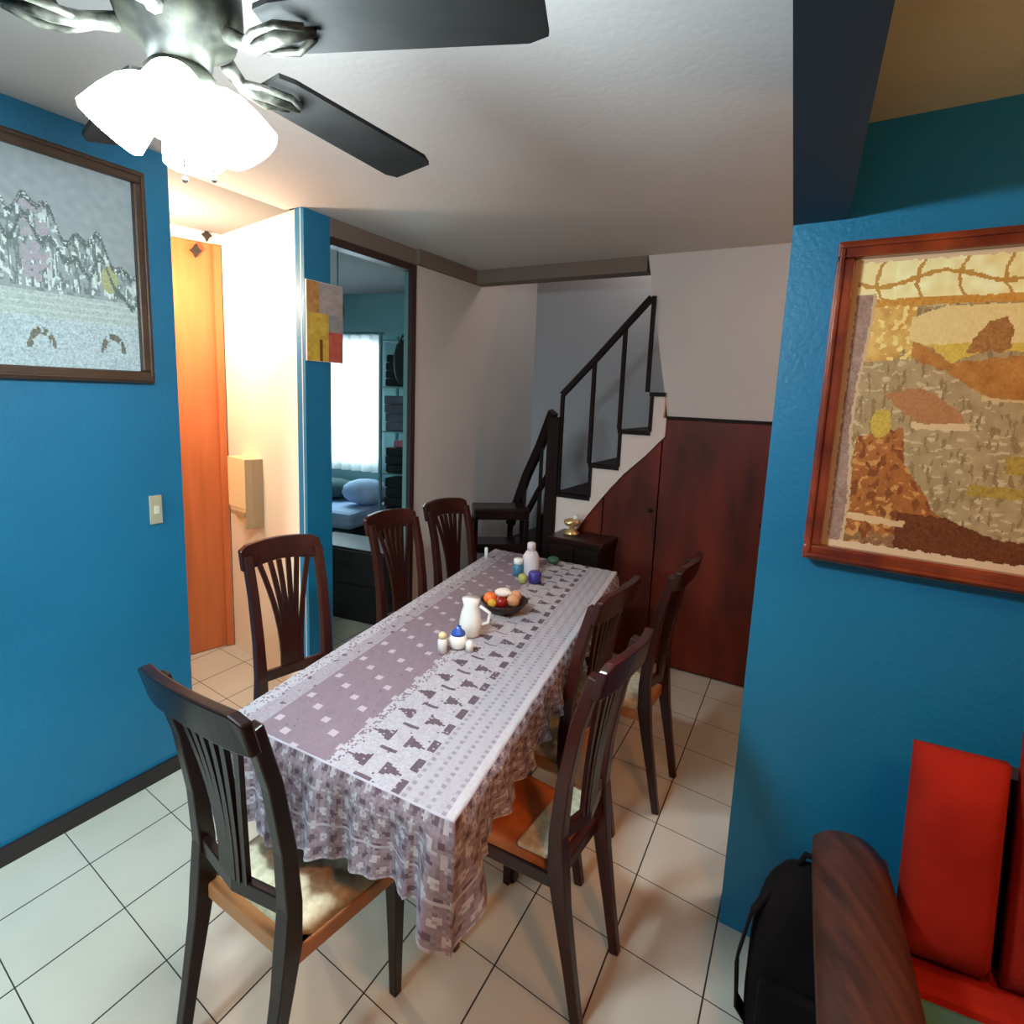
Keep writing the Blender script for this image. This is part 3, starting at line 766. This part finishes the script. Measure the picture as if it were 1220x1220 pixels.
ch_head = make_chair(.368, 'dark_mahogany', 'seat_fabric', '')
def place(o, x, y, fwd_deg, label):
    o.location = (x, y, 0); o.rotation_euler = (0, 0, math.radians(fwd_deg - 90)); o['label'] = label; return o
place(ch_head, -.573, 1.135, 58, 'dark wooden chair with cream patterned seat at the near left end of the table')
ch_side = make_chair(.315, 'mahogany', 'seat_fabric', '')
place(ch_side, -.822, 2.097, -42, 'wooden slat-back chair on the left side, in front of the cream corridor wall')
place(copy_tree(ch_side), -.515, 2.69, -36, 'wooden chair on the left side, in front of the bedroom doorway')
place(copy_tree(ch_side), -.290, 3.045, -38, 'farthest wooden chair on the left side, against the pale hall wall')
ch_r = make_chair(.300, 'mahogany', 'brown_seat', '')
place(ch_r, .226, 1.385, 147, 'nearest wooden chair on the right side, brown seat with a cream pad, seen edge-on')
pad = []
MB().prism([(-.135, .03), (.135, .03), (.14, .12), (-.14, .12)], .434, .452).build('seat_pad', 'seat_fabric', ch_r, bevel=.008)
place(copy_tree(ch_side), .285, 1.83, 147, 'middle wooden chair on the right side, pushed in against the tablecloth')
place(copy_tree(ch_side), .615, 2.172, 150, 'dark wooden chair pulled out to the right, in front of the brown panelling')

# ------------------------------------------------------------------ things on the table
def put(px_xy, z=.7595): return (px_xy[0], px_xy[1], z)
c = empty('pitcher', 'white ceramic pitcher nearest the fruit bowl on the lace tablecloth', 'pitcher', put((-.125, 1.90)))
MB().lathe([(.028, 0), (.036, .01), (.040, .05), (.034, .085), (.026, .11), (.032, .135)], n=20).build('body', 'ceramic_white', c, smooth=True)
MB().tube([(.034, 0, .04), (.062, 0, .05), (.066, 0, .085), (.03, 0, .108)], .006, 8).build('handle', 'ceramic_white', c, smooth=True)
c = empty('sugar_bowl', 'small white and blue ceramic pot in front of the white pitcher', 'pot', put((-.158, 1.80)))
MB().lathe([(.022, 0), (.030, .008), (.033, .03), (.024, .045)], n=18).build('body', 'ceramic_white', c, smooth=True)
MB().lathe([(.024, .0452), (.022, .055), (.01, .066), (.009, .074)], n=16).build('lid', 'ceramic_blue', c, smooth=True)
c = empty('salt_shaker', 'slim white shaker with a cream cap left of the blue pot', 'shaker', put((-.205, 1.755)))
MB().lathe([(.015, 0), (.016, .04), (.012, .05)], n=14).build('body', 'ceramic_white', c, smooth=True)
MB().lathe([(.013, .0502), (.013, .064), (.006, .07)], n=14).build('cap', 'ceramic_cream', c, smooth=True)
c = MB().lathe([(.013, 0), (.014, .028), (.008, .036)], n=14).build('pepper_shaker', 'ceramic_white', smooth=True); c.location = put((-.118, 1.775))
tag(c, 'short white shaker right of the small blue-lidded pot', 'shaker')
bw = MB().lathe([(.035, 0), (.06, .006), (.095, .045), (.088, .045), (.055, .014), (.0, .012)], n=28, cap=False).build('fruit_bowl', 'bowl_dark', smooth=True)
bw.location = put((-.012, 2.14)); tag(bw, 'dark shallow bowl of fruit in the middle of the table', 'bowl')
for nm, m, dx, dy, dz, r, lb in (('orange', 'orange_peel', -.055, -.005, .052, .026, 'bright orange at the left rim of the dark bowl'),
        ('apple', 'apple_red', -.012, -.040, .050, .025, 'dark red apple in the front of the dark bowl'),
        ('lemon', 'yellow_fruit', -.045, -.050, .048, .018, 'yellow lemon in the front of the dark bowl'),
        ('peach', 'peach_fruit', .035, -.020, .050, .026, 'pale peach at the right of the dark bowl'),
        ('peach', 'peach_fruit', .045, .030, .052, .024, 'pale peach at the back right of the dark bowl')):
    o = MB().blob((0, 0, 0), (r, r, r * .94)).build(nm, m, smooth=True); o.location = (-.012 + dx, 2.14 + dy, .7595 + dz)
    tag(o, lb, 'fruit')
o = MB().blob((0, 0, 0), (.035, .028, .018), wob=.18).build('napkin', 'napkin_white', smooth=True); o.location = (-.015, 2.175, .7595 + .062); tag(o, 'crumpled white paper napkin on the fruit bowl', 'napkin')
o = empty('bottle', 'tall pinkish white bottle at the far end of the table', 'bottle', put((.105, 2.62)))
MB().lathe([(.038, 0), (.040, .01), (.040, .085), (.030, .105), (.022, .115)], n=20).build('body', 'pink_white', o, smooth=True)
MB().lathe([(.020, .1152), (.020, .15), (.012, .156)], n=16).build('cap', 'pink_white', o, smooth=True)
o = empty('small_bottle', 'short bluish white bottle left of the tall pinkish bottle', 'bottle', put((.045, 2.60)))
MB().lathe([(.024, 0), (.025, .045), (.018, .055)], n=16).build('body', 'teal_plastic', o, smooth=True)
MB().lathe([(.022, .0552), (.022, .078), (.014, .082)], n=16).build('cap', 'ceramic_white', o, smooth=True)
o = MB().lathe([(.018, 0), (.02, .03), (.014, .04)], n=16).build('jar', 'lime_plastic', smooth=True); o.location = put((.066, 2.49)); tag(o, 'small yellow-green jar in front of the tall pinkish bottle', 'jar')
o = MB().lathe([(.028, 0), (.03, .045), (.024, .052)], n=16).build('cup', 'indigo_plastic', smooth=True); o.location = put((.122, 2.50)); tag(o, 'dark blue-violet cup right of the yellow-green jar', 'cup')
o = MB().lathe([(.009, 0), (.009, .05), (.006, .056)], n=12).build('candle', 'ceramic_white', smooth=True); o.location = put((-.118, 2.86)); tag(o, 'thin white candle standing alone near the far left of the table', 'candle')
o = MB().blob((0, 0, .02), (.032, .03, .02)).build('sponge_dish', 'green_plastic', smooth=True); o.location = put((.225, 2.80)); tag(o, 'small green dish at the far edge of the table', 'dish')

# ------------------------------------------------------------------ ceiling fan with lamp
HX, HY = -.532, .955
fan = empty('ceiling_fan', 'ceiling fan with black blades and a glowing white lamp cluster above the table', 'ceiling fan', (HX, HY, 0))
MB().lathe([(.065, H1 - .001), (.06, H1 - .03), (.02, H1 - .055), (.014, H1 - .06), (.014, 2.22)], n=24).build('canopy', 'fan_metal', fan, smooth=True)
MB().lathe([(.02, 2.235), (.065, 2.228), (.088, 2.20), (.090, 2.15), (.078, 2.115), (.048, 2.098), (.042, 2.07)], n=32).build('motor_housing', 'fan_metal', fan, smooth=True)
MB().lathe([(.042, 2.072), (.050, 2.062), (.050, 2.045), (.03, 2.025), (.012, 2.01), (.004, 1.98)], n=28).build('light_kit', 'fan_metal', fan, smooth=True)
for k in range(5):
    ang = math.radians(61.5 - 72 * k)
    R = Matrix.Rotation(ang, 4, 'Z')
    tilt = Matrix.Rotation(math.radians(-9), 4, 'X')
    N = 14; out = []
    half = lambda s: .046 + .014 * s
    for i in range(N + 1):
        s = i / N; x = .150 + .410 * s; h = half(s)
        if s > .97: h *= .80
        if s < .03: h *= .85
        out.append((x, h))
    v = [tilt @ Vector((x, h, .0045)) for x, h in out] + [tilt @ Vector((x, -h, .0045)) for x, h in out] + [tilt @ Vector((x, h, -.0045)) for x, h in out] + [tilt @ Vector((x, -h, -.0045)) for x, h in out]
    v = [R @ (q + Vector((0, 0, 2.118))) for q in v]; n = N + 1; f = []
    for i in range(N):
        f += [(i, i + 1, n + i + 1, n + i), (2 * n + i, 3 * n + i, 3 * n + i + 1, 2 * n + i + 1), (i, 2 * n + i, 2 * n + i + 1, i + 1), (n + i, n + i + 1, 3 * n + i + 1, 3 * n + i)]
    f += [(0, n, 3 * n, 2 * n), (N, 2 * n + N, 3 * n + N, n + N)]
    bl = mesh_obj('blade', v, f, 'fan_black', fan)
    m = MB()
    pts = [R @ Vector(p) for p in ((.08, 0, 2.115), (.12, .012, 2.100), (.16, 0, 2.104), (.225, 0, 2.108))]
    m.tube(pts, [.013, .011, .012, .006], 8)
    for sg in (-1, 1):
        m.tube([R @ Vector(p) for p in ((.11, 0, 2.102), (.14, sg * .024, 2.100), (.18, sg * .034, 2.102), (.215, sg * .014, 2.107))], .006, 6)
    m.build('blade_iron', 'fan_silver', fan, smooth=True)
for k in range(4):
    a = math.radians(20 + 90 * k)
    d = Vector((math.cos(a), math.sin(a), 0)); ax = (d * .60 + Vector((0, 0, -.80))).normalized()
    base = d * .042 + Vector((0, 0, 2.045))
    rot = Vector((0, 0, 1)).rotation_difference(ax).to_matrix()
    MB().tube([d * .02 + Vector((0, 0, 2.055)), base], .010, 8).build('lamp_arm', 'fan_silver', fan, smooth=True)
    b2 = MB().lathe([(.018, 0), (.026, .008), (.036, .026), (.043, .055), (.048, .092), (.042, .098), (.02, .100), (.001, .101)], n=22)
    b2.v = [tuple(rot @ Vector(q) + base) for q in b2.v]
    b2.build('lamp_shade', 'lamp_glass', fan, smooth=True)
for dx, dy in ((.03, .03), (-.02, .035)):
    MB().tube([(dx, dy, 2.03), (dx, dy, 1.93)], .0016, 6).blob((dx, dy, 1.925), .005).build('pull_chain', 'fan_silver', fan, smooth=True)

# ------------------------------------------------------------------ sofa corner
AD = Vector((-.177, -.377)).normalized(); AS = Vector((-AD.y, AD.x))   # along the arm towards the camera, and sideways (into the sofa)
A0 = Vector((.858, 1.268))
def Aq(t, s): q = A0 + AD * t + AS * s; return q
so = empty('sofa', 'wooden-armed red sofa below the village painting', 'sofa', (*Aq(.4, .5), 0))
m = MB()
path = [(*Aq(t, 0), z) for t, z in ((-.02, .53), (.03, .585), (.12, .605), (.3, .605), (.6, .60), (.9, .59))]
N = 10; vs = []; fs = []
for i, p in enumerate(path):
    wv = [.048, .072, .078, .082, .084, .084][i]
    for k in range(N + 1):
        q = -1 + 2 * k / N
        vs.append((p[0] + AS.x * wv * q, p[1] + AS.y * wv * q, p[2] - .035 * abs(q) ** 2.6))
    for k in (1, -1):
        vs.append((p[0] + AS.x * wv * k * .98, p[1] + AS.y * wv * k * .98, p[2] - .075))
n = N + 3
for i in range(len(path) - 1):
    for k in range(n):
        a = i * n + k; b = i * n + (k + 1) % n
        fs.append((a, b, b + n, a + n))
fs += [tuple(range(n))[::-1], tuple((len(path) - 1) * n + k for k in range(n))]
keep(mesh_obj('armrest', vs, fs, 'sofa_wood', smooth=True), so)
for t in (.05, .82):
    keep(MB().prism([Aq(t - .03, .035), Aq(t + .03, .035), Aq(t + .03, .085), Aq(t - .03, .085)], 0, .54).build('leg', 'sofa_wood'), so)
keep(MB().prism([Aq(.0, .05), Aq(.85, .05), Aq(.85, .085), Aq(.0, .085)], .22, .30).build('side_rail', 'sofa_wood'), so)
keep(MB().prism([Aq(.0, .10), Aq(.85, .10), Aq(.85, 1.6), Aq(.0, 1.6)], .20, .33).build('seat_base', 'sofa_wood'), so)
keep(MB().prism([Aq(.05, .105), Aq(.20, .105), Aq(.20, 1.6), Aq(.05, 1.6)], .331, .40).build('seat_cushion', 'sofa_red', bevel=.02), so)
keep(MB().prism([Aq(-.08, .20), Aq(-.02, .20), Aq(-.02, 1.6), Aq(-.08, 1.6)], .25, .80).build('back_frame', 'sofa_wood'), so)
th = MB().prism([Aq(.205, .11), Aq(.86, .11), Aq(.86, 1.5), Aq(.205, 1.5)], .332, .395).build('seat_blanket', 'sofa_throw', bevel=.015)
tag(th, 'teal and green blanket spread on the front of the sofa seat', 'blanket')
def cushion(t0, s0, s1, z0, z1, lab):
    N = 12; v = []; f = []
    for side in (1, -1):
        for j in range(N + 1):
            for i in range(N + 1):
                a, b = -1 + 2 * i / N, -1 + 2 * j / N
                puff = .055 * max(0, (1 - a ** 4) * (1 - b ** 4)) ** .5 + .012
                s = (s0 + s1) / 2 + a * (s1 - s0) / 2; z = (z0 + z1) / 2 + b * (z1 - z0) / 2
                t = t0 - (z - z0) * .18 + side * puff
                q = Aq(t, s); v.append((q.x, q.y, z))
    M = (N + 1) ** 2
    for j in range(N):
        for i in range(N):
            a = j * (N + 1) + i
            f += [(a, a + 1, a + N + 2, a + N + 1), (M + a, M + a + N + 1, M + a + N + 2, M + a + 1)]
    edge = [i for i in range(N + 1)] + [(j + 1) * (N + 1) - 1 for j in range(1, N + 1)] + [N * (N + 1) + i for i in range(N - 1, -1, -1)] + [j * (N + 1) for j in range(N - 1, 0, -1)]
    for k in range(len(edge)):
        a, b = edge[k], edge[(k + 1) % len(edge)]; f.append((a, M + a, M + b, b))
    o = mesh_obj('cushion', v, f, 'sofa_red', smooth=True)
    return tag(o, lab, 'cushion', 'red back cushions of the sofa')
cushion(.115, .10, .27, .415, .86, 'red-orange back cushion beside the wooden sofa arm')
cushion(.115, .29, .86, .415, .93, 'taller red-orange back cushion at the right edge of the photo')

# black backpack between sofa and wall corner
bp = empty('backpack', 'black backpack standing on the floor between blue wall corner and sofa arm', 'bag', (.752, 1.205, 0), math.radians(-30))
N, M_ = 20, 14; v = []; f = []
prof = [(.02, .80), (.30, .98), (.62, 1.0), (.86, .92), (1.0, .72)]
for j in range(M_ + 1):
    s = j / M_; z = .02 + .50 * s
    k = 1.0 if s < .5 else math.sqrt(max(0.0, 1 - ((s - .5) / .505) ** 2.4))
    k *= .90 + .10 * min(1, s * 5)
    for i in range(N):
        a = 2 * PI * i / N; c_, s_ = math.cos(a), math.sin(a)
        sx = math.copysign(abs(c_) ** .7, c_); sy = math.copysign(abs(s_) ** .7, s_)
        v.append((.118 * k * sx, .095 * k * sy * (1 + .05 * math.sin(z * 30)), z))
for j in range(M_):
    for i in range(N):
        a = j * N + i; b = j * N + (i + 1) % N; f.append((a, b, b + N, a + N))
f += [tuple(range(N))[::-1], tuple(M_ * N + i for i in range(N))]
mesh_obj('body', v, f, 'bag_black', bp, smooth=True)
MB().box(-.085, .085, -.125, -.085, .05, .27).build('front_pocket', 'bag_black', bp, bevel=.015)
MB().tube([(-.03, .0, .515), (-.02, 0, .545), (.02, 0, .545), (.03, 0, .515)], .007, 8).build('handle', 'bag_black', bp, smooth=True)
MB().sweep([(-.085, -.03, .44), (-.118, -.05, .38), (-.138, -.06, .25), (-.130, -.05, .12), (-.100, -.03, .06)], (0, 1, 0), .018, .003).build('strap', 'bag_black', bp)

# ------------------------------------------------------------------ bedroom seen through the doorway
def Bq(s, n=0.0): return BW0 + BWD * s - BWN * n
wi = structure(MB().prism([Bq(.95, .012), Bq(1.80, .012), Bq(1.80, .004), Bq(.95, .004)], .95, 2.0).build('window_1', 'daylight_pane'))
cu = empty('curtain', 'bright white curtain over the bedroom window', 'curtain', (*Bq(1.35, .06), 0))
v = []; f = []; nn = 60
for i in range(nn + 1):
    s = .90 + .93 * i / nn; o_ = .05 + .018 * math.sin(i * .9)
    for z in (.86, 2.06): q = Bq(s, o_); v.append((q.x, q.y, z))
for i in range(nn): f.append((2 * i, 2 * i + 2, 2 * i + 3, 2 * i + 1))
keep(mesh_obj('fabric', v, f, 'curtain', smooth=True), cu)
keep(MB().tube([(*Bq(.86, .055), 2.075), (*Bq(1.9, .055), 2.075)], .012).build('rod', 'teal_metal'), cu)
bd = empty('bed', 'bed with pale blue mattress seen through the bedroom doorway', 'bed', (-1.45, 4.68, 0), math.radians(-20))
MB().box(-.55, .33, -.28, .40, .06, .50).build('bed_base', 'black_furniture', bd, bevel=.01)
MB().box(-.55, .33, -.28, .40, .5005, .64).build('mattress', 'mattress_blue', bd, bevel=.04)
for x in (-.5, .28):
    for y in (-.23, .35): MB().box(x - .03, x + .03, y - .03, y + .03, 0, .06).build('leg', 'black_furniture', bd)
pl = MB().blob((0, 0, 0), (.24, .14, .085), wob=.03).build('pillow', 'pillow_dark', smooth=True); pl.location = (-1.56, 4.90, .735); tag(pl, 'dark grey-green pillow on the bed under the curtain', 'pillow')
pl = MB().blob((0, 0, 0), (.20, .13, .11), wob=.06).build('duvet', 'mattress_blue', smooth=True); pl.location = (-1.20, 4.66, .755); tag(pl, 'pale blue bundled duvet on the right end of the bed', 'duvet')
# storage rack with dark clothes
rk = empty('storage_rack', 'tall teal metal rack of dark clothes inside the bedroom doorway', 'rack', (-.855, 4.50, 0), math.radians(-20))
for x in (-.15, .17):
    for y in (-.12, .12): MB().box(x - .009, x + .009, y - .009, y + .009, 0, 2.02).build('post', 'teal_metal', rk)
for z in (.3, .6, .95, 1.28, 1.62, 1.97): MB().box(-.15, .17, -.12, .12, z - .008, z + .004).build('shelf', 'teal_metal', rk)
rw = math.radians(-20)
def rackpt(x, y, z): return (-.855 + x * math.cos(rw) - y * math.sin(rw), 4.50 + x * math.sin(rw) + y * math.cos(rw), z)
items = [('folded_clothes', .30, .27, 'black_cloth', 'black folded clothes on the lowest shelf of the bedroom rack'),
         ('folded_clothes', .60, .31, 'black_cloth', 'black folded clothes on the second shelf from the bottom of the bedroom rack'),
         ('folded_clothes', .95, .20, 'black_cloth', 'black and pink folded clothes on the middle shelf of the bedroom rack'),
         ('folded_clothes', 1.28, .27, 'grey_cloth', 'dark grey folded clothes on the shelf above the middle of the bedroom rack'),
         ('folded_clothes', 1.62, .24, 'black_cloth', 'black folded clothes on the upper shelf of the bedroom rack')]
for nm, z, h, mt, lb in items:
    m = MB(); k = 0; zz = z + .006; r = 3 + int(h > .2)
    for q in range(r):
        hh = h / r; dx = .02 * (hsh(q, int(z * 100)) - .5)
        m.box(-.05 + dx - .075, .15 + dx, -.10, .09, zz, zz + hh * .96); zz += hh
    o = m.build(nm, mt, bevel=.01); o.location = rackpt(0, 0, 0); o.rotation_euler = (0, 0, rw); tag(o, lb, 'clothes', 'clothes on the bedroom rack')
o = MB().box(-.06, .13, -.08, .08, 0, .05).build('folded_shirt', 'pink_cloth', bevel=.01); o.location = rackpt(0, 0, 1.157); o.rotation_euler = (0, 0, rw); tag(o, 'pink folded shirt lying on the dark clothes of the middle rack shelf', 'clothes')
hb = empty('hanging_bag', 'black bag hanging at the top right of the bedroom rack', 'bag', rackpt(.07, -.17, 0), rw)
MB().blob((0, 0, 1.80), (.075, .035, .17), wob=.05).build('body', 'black_cloth', hb, smooth=True)
MB().tube([(-.03, 0, 1.94), (0, 0, 2.0), (.03, 0, 1.94)], .008).build('strap', 'black_cloth', hb)
hc = empty('hanging_clothes', 'dark grey clothes hanging high beside the bedroom doorway poster', 'clothes', (-1.05, 3.42, 0))
MB().tube([(0, .0, 2.4145), (0, 0, 2.16)], .004, 6).build('hook', 'teal_metal', hc)
MB().blob((0, 0, 2.06), (.035, .03, .10), wob=.1).build('garment', 'black_cloth', hc, smooth=True)
dk = empty('dresser', 'low black dresser just inside the bedroom doorway', 'dresser', (-1.00, 3.92, 0), math.radians(-22))
MB().box(-.42, .28, -.16, .16, .0, .52).build('body', 'black_furniture', dk, bevel=.006)
for z in (.03, .275):
    d_ = MB().box(-.40, .26, -.172, -.1605, z, z + .23).build('drawer', 'black_furniture', dk, bevel=.004)
    MB().tube([(-.12, -.19, z + .12), (-.02, -.19, z + .12)], .006, 8).build('handle', 'black_furniture', d_)
